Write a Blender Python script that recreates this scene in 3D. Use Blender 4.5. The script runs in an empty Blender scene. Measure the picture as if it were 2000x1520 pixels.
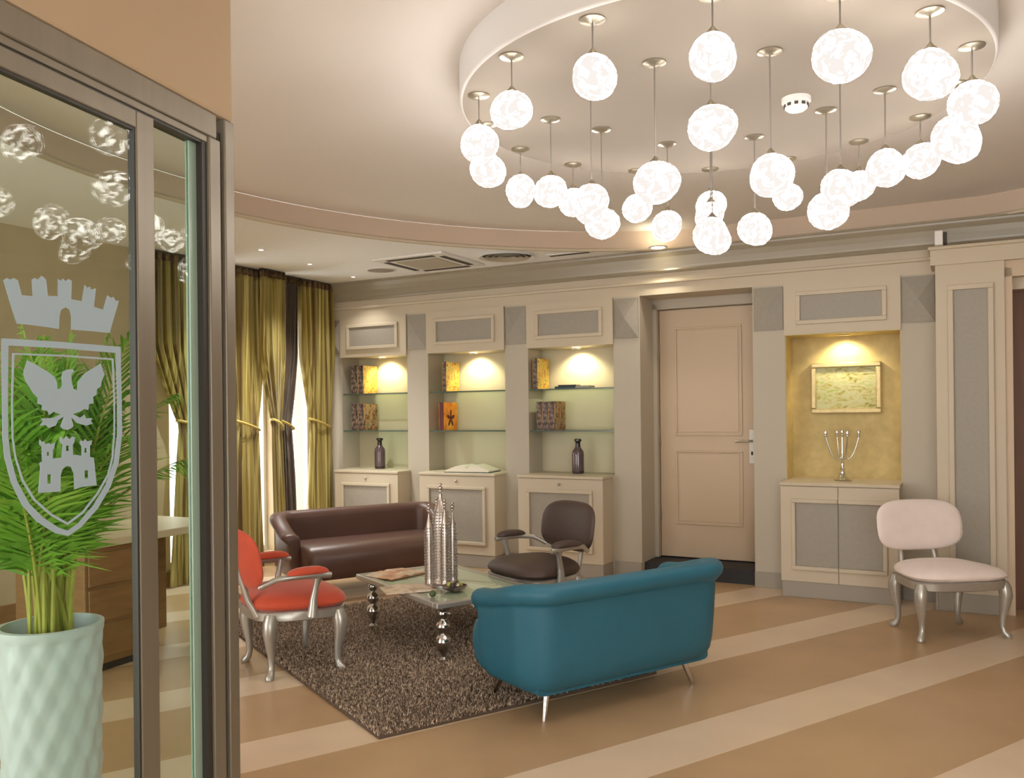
import bpy, bmesh, math, random
from mathutils import Vector, Matrix
random.seed(7)
pi = math.pi
scene = bpy.context.scene
COL = scene.collection

# ------------------------------------------------------------------ camera, world, exposure
F_PX, ROLL, HOR_Y, CAM_H = 1676.7, 0.01075, 809.9, 1.4
cam = bpy.data.cameras.new('camera')
cam.sensor_fit = 'HORIZONTAL'; cam.sensor_width = 36
cam.lens = F_PX / 2000 * 36
cam.shift_y = (HOR_Y - 760) / 2000
cam.clip_start = 0.05
camo = bpy.data.objects.new('camera', cam); COL.objects.link(camo)
camo.matrix_world = Matrix.Translation((0, 0, CAM_H)) @ Matrix.Rotation(pi/2, 4, 'X') @ Matrix.Rotation(-ROLL, 4, 'Z')
scene.camera = camo

world = bpy.data.worlds.new('world'); scene.world = world; world.use_nodes = True
bg = world.node_tree.nodes['Background']
bg.inputs[0].default_value = (1.0, 0.985, 0.955, 1); bg.inputs[1].default_value = 3.0
vs = scene.view_settings
scene.display_settings.display_device = 'sRGB'
vs.view_transform = 'Standard'; vs.look = 'None'; vs.gamma = 1; vs.use_curve_mapping = False
vs.exposure = 0.98
GLOBE_LIGHT = 20.0
NICHE_W = 6.0
scene.cycles.use_denoising = True
scene.cycles.max_bounces = 10
scene.cycles.transparent_max_bounces = 24
scene.cycles.caustics_reflective = False
scene.cycles.caustics_refractive = False

# ------------------------------------------------------------------ room frame (metres)
AL, D_WALL = 0.4902, 6.975                   # the back wall: turned by AL, D_WALL from the camera
N2 = (math.sin(AL), math.cos(AL)); T2 = (math.cos(AL), -math.sin(AL))
STRIPE = 0.987                               # direction of the floor stripes and the furniture grid
A2 = Vector((math.sin(STRIPE), math.cos(STRIPE))); B2 = Vector((A2.y, -A2.x))
H_LOW, H_UP = 2.764, 2.921
DISC = (0.895, 3.80); R_DRUM, R_RECESS = 1.11, 3.38
S_LEFT, S_RIGHT = -5.9, 3.4

def Wp(s, off, z=0.0):
    k = D_WALL - off
    return Vector((N2[0]*k + T2[0]*s, N2[1]*k + T2[1]*s, z))
def ray(u, v):
    x = u-1000; y = HOR_Y-v; c, s = math.cos(ROLL), math.sin(ROLL)
    return (x*c + y*s)/F_PX, (-x*s + y*c)/F_PX
def at_h(u, v, H):
    a, b = ray(u, v); z = (H-CAM_H)/b
    return Vector((a*z, z, H))
def at_wall(u, v, off=0):
    a, b = ray(u, v); z = (D_WALL-off)/(N2[0]*a + N2[1])
    return a*z*T2[0] + z*T2[1], b*z + CAM_H

# ------------------------------------------------------------------ materials
def lin(c):
    return tuple(((x/255)/12.92 if x/255 <= .04045 else ((x/255+.055)/1.055)**2.4) for x in c)
def mat(name, rgb, rough=.6, metal=0.0, noise=0.0, nscale=8, bump=0.0, bscale=60, spec=.5, coat=0.0, sheen=0.0, stretch=None, trans=0.0):
    m = bpy.data.materials.new(name); m.use_nodes = True
    nt = m.node_tree; b = nt.nodes['Principled BSDF']
    c = lin(rgb)
    b.inputs['Base Color'].default_value = (*c, 1)
    b.inputs['Roughness'].default_value = rough; b.inputs['Metallic'].default_value = metal
    b.inputs['Specular IOR Level'].default_value = spec
    b.inputs['Coat Weight'].default_value = coat
    b.inputs['Sheen Weight'].default_value = sheen
    b.inputs['Transmission Weight'].default_value = trans
    tc = nt.nodes.new('ShaderNodeTexCoord'); src = tc.outputs['Object']
    if stretch:
        mp = nt.nodes.new('ShaderNodeMapping'); mp.inputs['Scale'].default_value = stretch
        nt.links.new(src, mp.inputs[0]); src = mp.outputs[0]
    if noise:
        n = nt.nodes.new('ShaderNodeTexNoise'); n.inputs['Scale'].default_value = nscale; n.inputs['Detail'].default_value = 5
        nt.links.new(src, n.inputs['Vector'])
        r = nt.nodes.new('ShaderNodeValToRGB')
        r.color_ramp.elements[0].position = .3; r.color_ramp.elements[1].position = .7
        r.color_ramp.elements[0].color = (*[x*(1-noise) for x in c], 1); r.color_ramp.elements[1].color = (*[min(1, x*(1+noise)) for x in c], 1)
        nt.links.new(n.outputs['Fac'], r.inputs[0]); nt.links.new(r.outputs[0], b.inputs['Base Color'])
    if bump:
        n2 = nt.nodes.new('ShaderNodeTexNoise'); n2.inputs['Scale'].default_value = bscale; n2.inputs['Detail'].default_value = 3
        nt.links.new(src, n2.inputs['Vector'])
        bp = nt.nodes.new('ShaderNodeBump'); bp.inputs['Strength'].default_value = bump; bp.inputs['Distance'].default_value = .01
        nt.links.new(n2.outputs['Fac'], bp.inputs['Height']); nt.links.new(bp.outputs[0], b.inputs['Normal'])
    return m
def ramp_mat(name, cols, kind='noise', scale=8, rough=.6, stretch=None, metal=0, detail=4, dist=0.0, bump=0.0):
    """cols: list of (pos, rgb)"""
    m = bpy.data.materials.new(name); m.use_nodes = True
    nt = m.node_tree; b = nt.nodes['Principled BSDF']
    b.inputs['Roughness'].default_value = rough; b.inputs['Metallic'].default_value = metal
    tc = nt.nodes.new('ShaderNodeTexCoord'); src = tc.outputs['Object']
    if stretch:
        mp = nt.nodes.new('ShaderNodeMapping'); mp.inputs['Scale'].default_value = stretch
        nt.links.new(src, mp.inputs[0]); src = mp.outputs[0]
    if kind == 'noise':
        n = nt.nodes.new('ShaderNodeTexNoise'); n.inputs['Scale'].default_value = scale; n.inputs['Detail'].default_value = detail
        n.inputs['Distortion'].default_value = dist; out = n.outputs['Fac']
    elif kind == 'wave':
        n = nt.nodes.new('ShaderNodeTexWave'); n.inputs['Scale'].default_value = scale; n.inputs['Distortion'].default_value = dist
        n.inputs['Detail'].default_value = detail; out = n.outputs['Fac']
    else:
        n = nt.nodes.new('ShaderNodeTexVoronoi'); n.inputs['Scale'].default_value = scale; out = n.outputs['Distance']
    nt.links.new(src, n.inputs['Vector'])
    r = nt.nodes.new('ShaderNodeValToRGB'); el = r.color_ramp.elements
    while len(el) < len(cols): el.new(.5)
    for e, (p, c) in zip(el, cols): e.position = p; e.color = (*lin(c), 1)
    nt.links.new(out, r.inputs[0]); nt.links.new(r.outputs[0], b.inputs['Base Color'])
    if bump:
        bp = nt.nodes.new('ShaderNodeBump'); bp.inputs['Strength'].default_value = bump; bp.inputs['Distance'].default_value = .01
        nt.links.new(out, bp.inputs['Height']); nt.links.new(bp.outputs[0], b.inputs['Normal'])
    return m
def emit_mat(name, rgb, strength):
    m = bpy.data.materials.new(name); m.use_nodes = True; nt = m.node_tree
    nt.nodes.remove(nt.nodes['Principled BSDF'])
    e = nt.nodes.new('ShaderNodeEmission'); e.inputs[0].default_value = (*lin(rgb), 1); e.inputs[1].default_value = strength
    nt.links.new(e.outputs[0], nt.nodes['Material Output'].inputs[0]); return m
def glass_mat(name, tint, base, power=5.0, top=.9):
    """clear pane: tinted see-through with an angle-dependent mirror coat"""
    m = bpy.data.materials.new(name); m.use_nodes = True; nt = m.node_tree
    nt.nodes.remove(nt.nodes['Principled BSDF'])
    tr = nt.nodes.new('ShaderNodeBsdfTransparent'); tr.inputs[0].default_value = (*tint, 1)
    gl = nt.nodes.new('ShaderNodeBsdfGlossy'); gl.inputs['Roughness'].default_value = .0
    lw = nt.nodes.new('ShaderNodeLayerWeight'); lw.inputs[0].default_value = .5
    pw = nt.nodes.new('ShaderNodeMath'); pw.operation = 'POWER'; pw.inputs[1].default_value = power
    ma = nt.nodes.new('ShaderNodeMath'); ma.operation = 'MULTIPLY_ADD'; ma.inputs[1].default_value = top; ma.inputs[2].default_value = base
    mx = nt.nodes.new('ShaderNodeMixShader')
    nt.links.new(lw.outputs['Facing'], pw.inputs[0]); nt.links.new(pw.outputs[0], ma.inputs[0]); nt.links.new(ma.outputs[0], mx.inputs[0])
    nt.links.new(tr.outputs[0], mx.inputs[1]); nt.links.new(gl.outputs[0], mx.inputs[2])
    nt.links.new(mx.outputs[0], nt.nodes['Material Output'].inputs[0]); return m

M = {}
M['floor'] = mat('tan_floor', (186, 155, 118), .33, noise=.07, nscale=3, spec=.4)
M['stripe'] = mat('cream_floor', (219, 196, 168), .30, noise=.04, nscale=3, spec=.4)
M['greige'] = mat('greige_paint', (188, 179, 162), .6)
M['cream'] = mat('cream_paint', (200, 187, 164), .5)
M['grey'] = mat('grey_panel', (158, 151, 139), .5, noise=.04, nscale=40)
M['basegrey'] = mat('grey_base', (158, 150, 138), .5)
M['cornice'] = mat('cornice_gloss', (152, 142, 122), .28, spec=.6)
M['doorp'] = mat('door_paint', (202, 180, 152), .45)
M['nichey'] = mat('ochre_paper', (204, 184, 128), .7, noise=.10, nscale=14)
M['nichec'] = mat('niche_cream', (206, 197, 168), .7)
M['ceil_white'] = mat('ceiling_white', (251, 252, 253), .8)
M['ceil_tan'] = mat('ceiling_tan', (238, 233, 228), .8)
M['ceil_drum'] = mat('drum_paint_dimmed', (140, 130, 118), .8)  # drum underside, colour darkened to offset the lamps shining on it
M['fascia'] = mat('fascia_tan', (204, 184, 164), .8)
M['drumside'] = mat('drum_paint_lit', (226, 224, 222), .7)  # lighter copy for the drum's side, daylight put into the colour
M['bulk'] = mat('bulkhead_tan', (180, 156, 126), .8)
M['leftwall'] = mat('tan_wall', (198, 180, 150), .8, noise=.05, nscale=4)
M['alu'] = mat('taupe_aluminium', (126, 117, 101), .35, metal=.35, stretch=(1, 1, .05), noise=.05, nscale=30)
M['aludark'] = mat('dark_gasket', (52, 48, 44), .5)
M['black'] = mat('black_plinth', (40, 40, 42), .6)
M['chrome'] = mat('chrome', (225, 225, 225), .12, metal=1)
M['silver'] = mat('silver_paint', (186, 182, 174), .32, metal=.6, noise=.05, nscale=30)
M['nickel'] = mat('nickel', (176, 168, 150), .3, metal=.9)
M['white'] = mat('white_plastic', (232, 230, 226), .4)
M['dark'] = mat('dark_slot', (70, 64, 58), .7)
M['teal'] = mat('teal_leather', (38, 102, 124), .5, bump=.06, bscale=180, noise=.05, nscale=5)
M['brown'] = mat('brown_leather', (92, 66, 58), .36, bump=.06, bscale=180, noise=.05, nscale=5)
M['brownfab'] = mat('brown_hide', (76, 60, 54), .5, bump=.06, bscale=150)
M['orange'] = mat('orange_velvet', (200, 74, 42), .7, sheen=.3, noise=.06, nscale=10)
M['whitefab'] = mat('white_fabric', (240, 226, 220), .8, sheen=.2, noise=.03, nscale=12)
M['pot'] = mat('pale_pot', (206, 218, 222), .4)
M['soil'] = mat('soil', (92, 82, 58), .9, noise=.3, nscale=60)
M['leaf'] = ramp_mat('palm_leaf', [(.3, (86, 142, 40)), (.55, (130, 184, 58)), (.75, (190, 216, 100))], scale=3, rough=.45)
M['stem'] = mat('palm_stem', (176, 176, 82), .5, noise=.15, nscale=9)
M['etch'] = mat('etched_glass', (158, 176, 186), .7)
M['glass'] = glass_mat('door_glass', (.875, .94, .90), .014)
M['shelfglass'] = glass_mat('shelf_glass', (.80, .92, .86), .06)
M['glassedge'] = mat('glass_edge', (150, 172, 156), .25)
M['shelfedge'] = mat('shelf_edge', (84, 100, 92), .2)
M['pane'] = glass_mat('window_pane', (.97, .98, .98), .03)
M['desktop'] = mat('desk_top', (222, 206, 176), .4)
M['desk'] = mat('desk_wood', (150, 116, 78), .35, noise=.14, nscale=5, stretch=(1, 1, 6))
M['rugbase'] = mat('rug_base', (92, 76, 62), .95)
M['pile'] = ramp_mat('rug_pile', [(.32, (84, 70, 60)), (.5, (154, 132, 112)), (.62, (226, 204, 178))], scale=70, rough=.95, detail=2)
M['mirror'] = glass_mat('table_glass', (.93, .98, .94), .06)
M['tableinner'] = mat('table_panel', (226, 228, 208), .25)
M['tower'] = mat('hammered_silver', (198, 188, 180), .32, metal=.9)
M['vase'] = mat('plum_glass', (92, 74, 78), .12, spec=.8)
M['vaseneck'] = mat('dark_glass', (40, 34, 36), .15)
M['paper'] = mat('paper', (232, 224, 206), .7)
M['print'] = ramp_mat('magazine_print', [(.3, (110, 76, 56)), (.45, (206, 150, 116)), (.6, (224, 206, 180)), (.75, (150, 124, 96))], scale=7, rough=.35)
M['printb'] = ramp_mat('magazine_print_pale', [(.3, (196, 170, 140)), (.5, (232, 212, 190)), (.7, (160, 132, 100))], scale=9, rough=.35)
M['spine'] = ramp_mat('ornate_spine', [(.25, (38, 32, 30)), (.45, (74, 60, 54)), (.62, (150, 132, 120))], scale=26, rough=.5)
M['covera'] = ramp_mat('floral_cover_gold', [(.30, (96, 70, 34)), (.42, (196, 140, 60)), (.52, (226, 190, 90)), (.62, (168, 172, 70)), (.74, (210, 120, 70))], scale=18, rough=.5, dist=1.0)
M['coverb'] = ramp_mat('floral_cover_brown', [(.30, (56, 44, 36)), (.44, (130, 92, 60)), (.54, (204, 156, 110)), (.64, (120, 130, 116)), (.76, (190, 96, 60))], scale=18, rough=.5, dist=1.0)
M['coverc'] = ramp_mat('orange_cover', [(.3, (190, 92, 24)), (.5, (232, 138, 36)), (.7, (244, 178, 70))], scale=10, rough=.5)
M['plum'] = mat('plum_print', (92, 34, 34), .6)
M['tealbook'] = mat('teal_book', (34, 62, 70), .5)
M['gold'] = mat('gilt_frame', (206, 188, 140), .35, metal=.5, noise=.1, nscale=30)
M['landscape'] = ramp_mat('landscape_print', [(.28, (120, 112, 60)), (.42, (190, 184, 110)), (.55, (206, 206, 166)), (.68, (172, 186, 84)), (.8, (222, 224, 206))], scale=11, rough=.6, stretch=(1, 1, 2.2), dist=1.4)
M['woodred'] = mat('doorway_wood', (112, 72, 44), .5, noise=.12, nscale=6, stretch=(4, 4, .6))
M['cord'] = mat('cord_grey', (120, 112, 104), .5)
M['heading'] = mat('brown_heading', (98, 76, 48), .6)
M['tie'] = mat('tie_back', (200, 178, 96), .5)
M['spotglow'] = emit_mat('spot_glow', (255, 240, 205), 14)
M['tinyglow'] = emit_mat('tiny_glow', (255, 246, 226), 6)
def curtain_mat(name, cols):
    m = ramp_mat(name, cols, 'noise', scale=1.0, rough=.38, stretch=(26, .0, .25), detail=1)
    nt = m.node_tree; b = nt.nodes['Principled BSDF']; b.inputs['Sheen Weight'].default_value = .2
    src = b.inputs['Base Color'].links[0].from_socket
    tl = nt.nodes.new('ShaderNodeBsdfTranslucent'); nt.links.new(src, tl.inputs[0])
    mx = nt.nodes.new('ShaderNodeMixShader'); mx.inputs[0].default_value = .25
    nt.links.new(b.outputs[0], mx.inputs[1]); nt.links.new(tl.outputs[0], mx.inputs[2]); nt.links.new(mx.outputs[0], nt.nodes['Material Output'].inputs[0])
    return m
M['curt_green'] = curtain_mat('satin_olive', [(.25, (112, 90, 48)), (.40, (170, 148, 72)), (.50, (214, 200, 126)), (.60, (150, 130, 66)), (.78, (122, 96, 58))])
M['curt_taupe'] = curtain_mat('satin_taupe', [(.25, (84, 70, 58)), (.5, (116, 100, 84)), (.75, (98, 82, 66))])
# the lamp glass: bright with a crackled, slightly dimmer pattern
def globe_material():
    m = bpy.data.materials.new('lit_glass_globe'); m.use_nodes = True; nt = m.node_tree
    nt.nodes.remove(nt.nodes['Principled BSDF'])
    tc = nt.nodes.new('ShaderNodeTexCoord')
    n = nt.nodes.new('ShaderNodeTexNoise'); n.inputs['Scale'].default_value = 2.4; n.inputs['Detail'].default_value = 3; n.inputs['Distortion'].default_value = 1.2
    nt.links.new(tc.outputs['Object'], n.inputs['Vector'])
    mr = nt.nodes.new('ShaderNodeMapRange'); mr.inputs['From Min'].default_value = .49; mr.inputs['From Max'].default_value = .66
    mr.inputs['To Min'].default_value = .49; mr.inputs['To Max'].default_value = GLOBE_LIGHT
    nt.links.new(n.outputs['Fac'], mr.inputs['Value'])
    e = nt.nodes.new('ShaderNodeEmission'); e.inputs[0].default_value = (1, .93, .87, 1)
    nt.links.new(mr.outputs[0], e.inputs[1])
    nt.links.new(e.outputs[0], nt.nodes['Material Output'].inputs[0]); return m
M['globe'] = globe_material()

# ------------------------------------------------------------------ mesh helpers
class MB:
    def __init__(s): s.v = []; s.f = []
    def add(s, v, f):
        n = len(s.v); s.v += [tuple(p) for p in v]; s.f += [tuple(i+n for i in q) for q in f]; return s
    def box(s, x0, x1, y0, y1, z0, z1):
        v = [(x, y, z) for z in (z0, z1) for y in (y0, y1) for x in (x0, x1)]
        return s.add(v, [(0, 2, 3, 1), (4, 5, 7, 6), (0, 1, 5, 4), (2, 6, 7, 3), (0, 4, 6, 2), (1, 3, 7, 5)])
    def loft(s, rings, closed=True, cap=True):
        n = len(rings[0]); v = [p for r in rings for p in r]; f = []
        for i in range(len(rings)-1):
            for j in range(n if closed else n-1):
                a = i*n+j; b = i*n+(j+1) % n
                f.append((a, b, b+n, a+n))
        if cap:
            f.append(tuple(reversed(range(n)))); f.append(tuple(range((len(rings)-1)*n, len(rings)*n)))
        return s.add(v, f)
    def lathe(s, prof, seg=20, c=(0, 0, 0), cap=True):
        return s.loft([[(c[0]+r*math.cos(2*pi*k/seg), c[1]+r*math.sin(2*pi*k/seg), c[2]+z) for k in range(seg)] for r, z in prof], True, cap)
    def tube(s, path, radii, seg=8, cap=True):
        path = [Vector(p) for p in path]
        if not hasattr(radii, '__len__'): radii = [radii]*len(path)
        rings = []; up = None
        for i, p in enumerate(path):
            d = (path[min(i+1, len(path)-1)] - path[max(i-1, 0)]).normalized()
            if up is None:
                up = Vector((0, 0, 1)) if abs(d.z) < .9 else Vector((1, 0, 0))
            x = d.cross(up).normalized(); y = x.cross(d).normalized(); up = y
            rings.append([p + x*radii[i]*math.cos(2*pi*k/seg) + y*radii[i]*math.sin(2*pi*k/seg) for k in range(seg)])
        return s.loft(rings, True, cap)
    def obj(s, name, m, parent=None, smooth=False, bevel=0.0, seg=2, loc=None):
        me = bpy.data.meshes.new(name)
        me.from_pydata(s.v, [], s.f)
        bm = bmesh.new(); bm.from_mesh(me)
        bmesh.ops.recalc_face_normals(bm, faces=bm.faces)
        if bevel:
            es = [e for e in bm.edges if len(e.link_faces) == 2 and e.calc_face_angle(0) > .6]
            bmesh.ops.bevel(bm, geom=es, offset=bevel, segments=seg, affect='EDGES', profile=.5)
        bm.to_mesh(me); bm.free()
        return link(name, me, m, parent, smooth, loc)
def link(name, me, m, parent=None, smooth=False, loc=None):
    me.materials.append(m)
    if smooth:
        me.polygons.foreach_set('use_smooth', [True]*len(me.polygons))
        try: me.set_sharp_from_angle(angle=math.radians(50))
        except Exception: pass
    o = bpy.data.objects.new(name, me); COL.objects.link(o)
    if parent: o.parent = parent
    if loc: o.location = loc
    return o
def empty(name, loc=(0, 0, 0), rz=0.0):
    o = bpy.data.objects.new(name, None); COL.objects.link(o)
    o.location = loc; o.rotation_euler = (0, 0, rz); o.empty_display_size = .1
    return o
def tag(o, label, cat, group=None):
    o['label'] = label; o['category'] = cat
    if group: o['group'] = group
    return o
def struct(o, label=None):
    o['kind'] = 'structure'
    if label: o['label'] = label
    return o
def facing(F):                                 # rotation that turns local +y to direction F
    return math.atan2(-F[0], F[1])
def copy_part(o, parent):
    c = o.copy(); COL.objects.link(c); c.parent = parent; return c
def lerp(a, b, t): return a + (b-a)*t
def smooth01(t):
    t = max(0, min(1, t)); return t*t*(3-2*t)

# ------------------------------------------------------------------ floor
ROOM = []                                      # half planes (nx, ny, d): n.p <= d
ROOM.append((N2[0], N2[1], D_WALL))
ROOM.append((-T2[0], -T2[1], -S_LEFT))
ROOM.append((T2[0], T2[1], S_RIGHT))
ROOM.append((0, -1, 1.6))
ROOM.append((-1, 0, 5.6))
def clip(poly, extra=0.0):
    for nx, ny, d in ROOM:
        d += extra; out = []
        for i in range(len(poly)):
            p, q = poly[i], poly[(i+1) % len(poly)]
            dp = nx*p[0]+ny*p[1]-d; dq = nx*q[0]+ny*q[1]-d
            if dp <= 0: out.append(p)
            if (dp < 0 < dq) or (dq < 0 < dp):
                t = dp/(dp-dq); out.append((p[0]+(q[0]-p[0])*t, p[1]+(q[1]-p[1])*t))
        poly = out
    return poly
def prism(poly, z0, z1):
    n = len(poly)
    mb = MB(); mb.loft([[(x, y, z0) for x, y in poly], [(x, y, z1) for x, y in poly]]); return mb
big = clip([(-20, -20), (20, -20), (20, 20), (-20, 20)], .5)
floor = struct(prism(big, -.12, 0).obj('floor', M['floor']), 'tan floor with broad cream stripes across it')
SN = (math.cos(STRIPE), -math.sin(STRIPE))
for k in range(-4, 6):
    n0, n1 = -2.785-.935*k, -2.472-.935*k
    quad = [(SN[0]*n+A2.x*l, SN[1]*n+A2.y*l) for n, l in ((n0, -20), (n0, 20), (n1, 20), (n1, -20))]
    q = clip(quad, .0)
    if len(q) > 2: prism(q, -.002, .0012).obj('floor_stripe', M['stripe'], floor)

# ------------------------------------------------------------------ ceiling
def radial(th, planes):
    dx, dy = math.cos(th), math.sin(th); r = 50
    for nx, ny, d in planes:
        den = nx*dx+ny*dy
        if den > 1e-9: r = min(r, (d - nx*DISC[0]-ny*DISC[1])/den)
    return r
TH = [2*pi*k/240 for k in range(240)]
inner = [(t, min(R_RECESS, radial(t, ROOM[:1]) - .002)) for t in TH]
outer = [(t, max(r, radial(t, [(a, b, d+.4) for a, b, d in ROOM]))) for t, r in inner]
def pol(t, r, z): return (DISC[0]+r*math.cos(t), DISC[1]+r*math.sin(t), z)
mb = MB()
rings = [[pol(t, r, H_LOW) for t, r in inner], [pol(t, r, H_LOW) for t, r in outer], [pol(t, r, H_LOW+.3) for t, r in outer]]
mb.loft(rings, True, False)
ceiling = struct(mb.obj('ceiling', M['ceil_white']), 'pale low ceiling around a round raised recess')
mb = MB(); mb.loft([[pol(t, r+.001, H_LOW-.004) for t, r in inner], [pol(t, r+.001, H_UP) for t, r in inner]], True, False)
mb.obj('recess_fascia', M['fascia'], ceiling, True)
mb = MB(); mb.add([pol(t, r, H_UP) for t, r in inner]+[pol(t, r, H_UP+.1) for t, r in inner], [tuple(range(240)), tuple(range(240, 480))])
mb.obj('upper_ceiling', M['ceil_tan'], ceiling)
mb = MB()
lip = [(0, 0), (-.018, .004), (-.022, .016), (-.014, .028), (0, .03)]
mb.loft([[pol(t, r+o, H_LOW-.012+z) for t, r in inner] for o, z in lip], True, False)
mb.obj('recess_lip', M['cream'], ceiling, True)
# dropped drum that carries the pendants
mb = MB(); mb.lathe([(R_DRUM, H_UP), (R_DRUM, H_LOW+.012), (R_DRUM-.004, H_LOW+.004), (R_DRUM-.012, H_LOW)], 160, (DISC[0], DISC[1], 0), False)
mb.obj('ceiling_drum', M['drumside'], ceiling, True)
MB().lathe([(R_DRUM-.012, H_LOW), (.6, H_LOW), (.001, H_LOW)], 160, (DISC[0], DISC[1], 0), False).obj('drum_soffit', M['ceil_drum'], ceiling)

# ------------------------------------------------------------------ back wall
wall = struct(empty('wall_back', (N2[0]*D_WALL, N2[1]*D_WALL, 0), -AL), 'panelled greige wall with niches and grey panels')
NICHES = [(-5.70, -4.885), (-4.64, -3.79), (-3.55, -2.72), (-1.28, -.45)]
DOOR_S = (-2.478, -1.53)
Z_H, Z_N, Z_C = 2.40, 2.0, .865                # frieze bottom, niche top, niche floor
def wbox(name, s0, s1, o0, o1, z0, z1, m, parent=wall, bevel=0.0, smooth=False):
    """o0 < o1: offsets from the wall face into the room"""
    return MB().box(s0, s1, -o1, -o0, z0, z1).obj(name, m, parent, smooth, bevel)
DEPTH = .28
piers = [(-6.3, -5.70), (-4.885, -4.64), (-3.79, -3.55), (-2.72, -2.478), (-1.53, -1.28), (-.45, -.207)]
for a, b in piers: wbox('pilaster', a, b, -.6, 0, 0, Z_H, M['greige'])
wbox('frieze', -6.3, S_RIGHT, -.6, .0, Z_H, H_UP+.1, M['cream'])
def frame_bars(s0, s1, z0, z1, w, off0, off1, m, parent, name='moulding'):
    for q in ((s0, s1, z1-w, z1), (s0, s1, z0, z0+w)):
        wbox(name, q[0], q[1], off0, off1, q[2], q[3], m, parent, .004)
    for q in ((s0, s0+w), (s1-w, s1)):
        wbox(name, q[0], q[1], off0, off1, z0+w, z1-w, m, parent, .004)
for i, (a, b) in enumerate(NICHES):
    m = M['nichey'] if i == 3 else M['nichec']
    wbox('niche_back', a, b, -.6, -DEPTH, Z_C, Z_N, m)
    wbox('niche_base', a, b, -.6, 0, 0, Z_C-.03, M['greige'])
    wbox('niche_sill', a, b, -DEPTH, 0, Z_C-.03, Z_C, M['cream'])
    h = wbox('niche_header', a-.004, b+.004, -.6, .025, Z_N, Z_H, M['cream'])
    if i == 3:
        wbox('niche_lining', a, a+.006, -DEPTH, -.004, Z_C, Z_N, m); wbox('niche_lining', b-.006, b, -DEPTH, -.004, Z_C, Z_N, m)
        wbox('niche_lining', a, b, -DEPTH, .02, Z_N-.006, Z_N, m)
    wbox('grey_panel', a+.115, b-.115, .025, .028, 2.10, 2.305, M['grey'], h)
    frame_bars(a+.09, b-.09, 2.075, 2.33, .032, .025, .045, M['cream'], h)
# grey pyramid blocks on the pilaster heads
for a, b in [(-5.9, -5.70)] + piers[1:]:
    a, b = a+.012, b-.012; c = (a+b)/2; z0, z1 = 2.045, 2.385
    mb = MB(); mb.add([(a, -.002, z0), (b, -.002, z0), (b, -.002, z1), (a, -.002, z1), (a, -.012, z0), (b, -.012, z0), (b, -.012, z1), (a, -.012, z1), (c, -.055, (z0+z1)/2)],
        [(0, 1, 5, 4), (1, 2, 6, 5), (2, 3, 7, 6), (3, 0, 4, 7), (4, 5, 8), (5, 6, 8), (6, 7, 8), (7, 4, 8)])
    mb.obj('pyramid_block', M['grey'], wall)
# right section that stands forward, with one tall framed panel
RS = (-.207, .213); RO = .27
rp = wbox('framed_pilaster', RS[0], RS[1], -.6, RO, 0, Z_H+.01, M['cream'])
wbox('grey_panel', RS[0]+.105, RS[1]-.095, RO, RO+.002, .22, 2.235, M['grey'], rp)
frame_bars(RS[0]+.075, RS[1]-.065, .19, 2.265, .035, RO, RO+.022, M['cream'], rp)
wbox('frieze', RS[0]-.03, S_RIGHT, 0, RO+.02, Z_H+.01, 2.515, M['cream'])
wbox('frieze_cap', RS[0]-.045, S_RIGHT, 0, RO+.04, 2.515, 2.54, M['cream'], wall, .008)
# doorway beyond the framed section
wbox('doorway_reveal', .213, .26, -.6, RO-.02, 0, 2.36, M['doorp'])
wbox('doorway_head', .213, 1.3, -.6, RO-.02, 2.30, Z_H+.01, M['doorp'])
wbox('doorway_head', .26, 1.3, -.3, RO-.10, 2.22, 2.30, M['cream'])
wbox('doorway_leaf', .26, 1.3, -.6, RO-.24, 0, 2.25, M['woodred'])
wbox('wall_panel', 1.3, S_RIGHT, -.6, RO, 0, Z_H+.01, M['greige'])
# cornice
prof = [(0.0, 2.575), (.035, 2.575), (.045, 2.59), (.04, 2.605), (.042, 2.62), (.045, 2.66), (.055, 2.70), (.070, 2.735), (.072, 2.75), (.08, 2.752), (.08, H_LOW), (0, H_LOW)]
mb = MB(); mb.loft([[(s, -o, z) for o, z in prof] for s in (-5.95, S_RIGHT)])
mb.obj('cornice', M['cornice'], wall)
wbox('picture_rail', -5.95, RS[0]-.02, 0, .028, 2.49, 2.515, M['cream'], wall, .006)
# baseboards
bb = struct(empty('baseboard_back', wall.location, -AL), 'grey baseboard along the panelled wall')
for a, b in piers: wbox('base_block', a, b, 0, .018, 0, .125, M['basegrey'], bb, .003)
wbox('base_block', RS[0], RS[1], RO, RO+.018, 0, .13, M['basegrey'], bb, .003)
wbox('base_block', RS[0]-.018, RS[0], 0, RO+.018, 0, .13, M['basegrey'], bb, .003)

# door in its deep recess
DD = -.40
door = struct(empty('door_1', wall.location, -AL), 'beige two-panel door in a deep recess')
d0, d1 = DOOR_S
wbox('recess_back', d0-.1, d1+.1, -.6, DD-.06, 0, Z_H, M['greige'], door)
wbox('door_frame', d0, d0+.035, DD, DD+.06, .125, 2.36, M['greige'], door)
wbox('door_frame', d1-.035, d1, DD, DD+.06, .125, 2.36, M['greige'], door)
wbox('door_frame', d0, d1, DD, DD+.06, 2.315, Z_H, M['greige'], door)
wbox('door_step', d0+.001, d1-.001, DD-.05, -.06, 0, .12, M['black'], door)
l0, l1, lz0, lz1 = d0+.04, d1-.04, .13, 2.31
leaf = wbox('door_leaf', l0, l1, DD-.04, DD, lz0, lz1, M['doorp'], door, .003)
for z0, z1 in ((.42, 1.07), (1.20, 2.15)):
    frame_bars(l0+.14, l1-.14, z0, z1, .018, DD, DD+.012, M['doorp'], leaf, 'panel_moulding')
    wbox('door_panel', l0+.17, l1-.17, DD, DD+.006, z0+.03, z1-.03, M['doorp'], leaf, .003)
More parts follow.
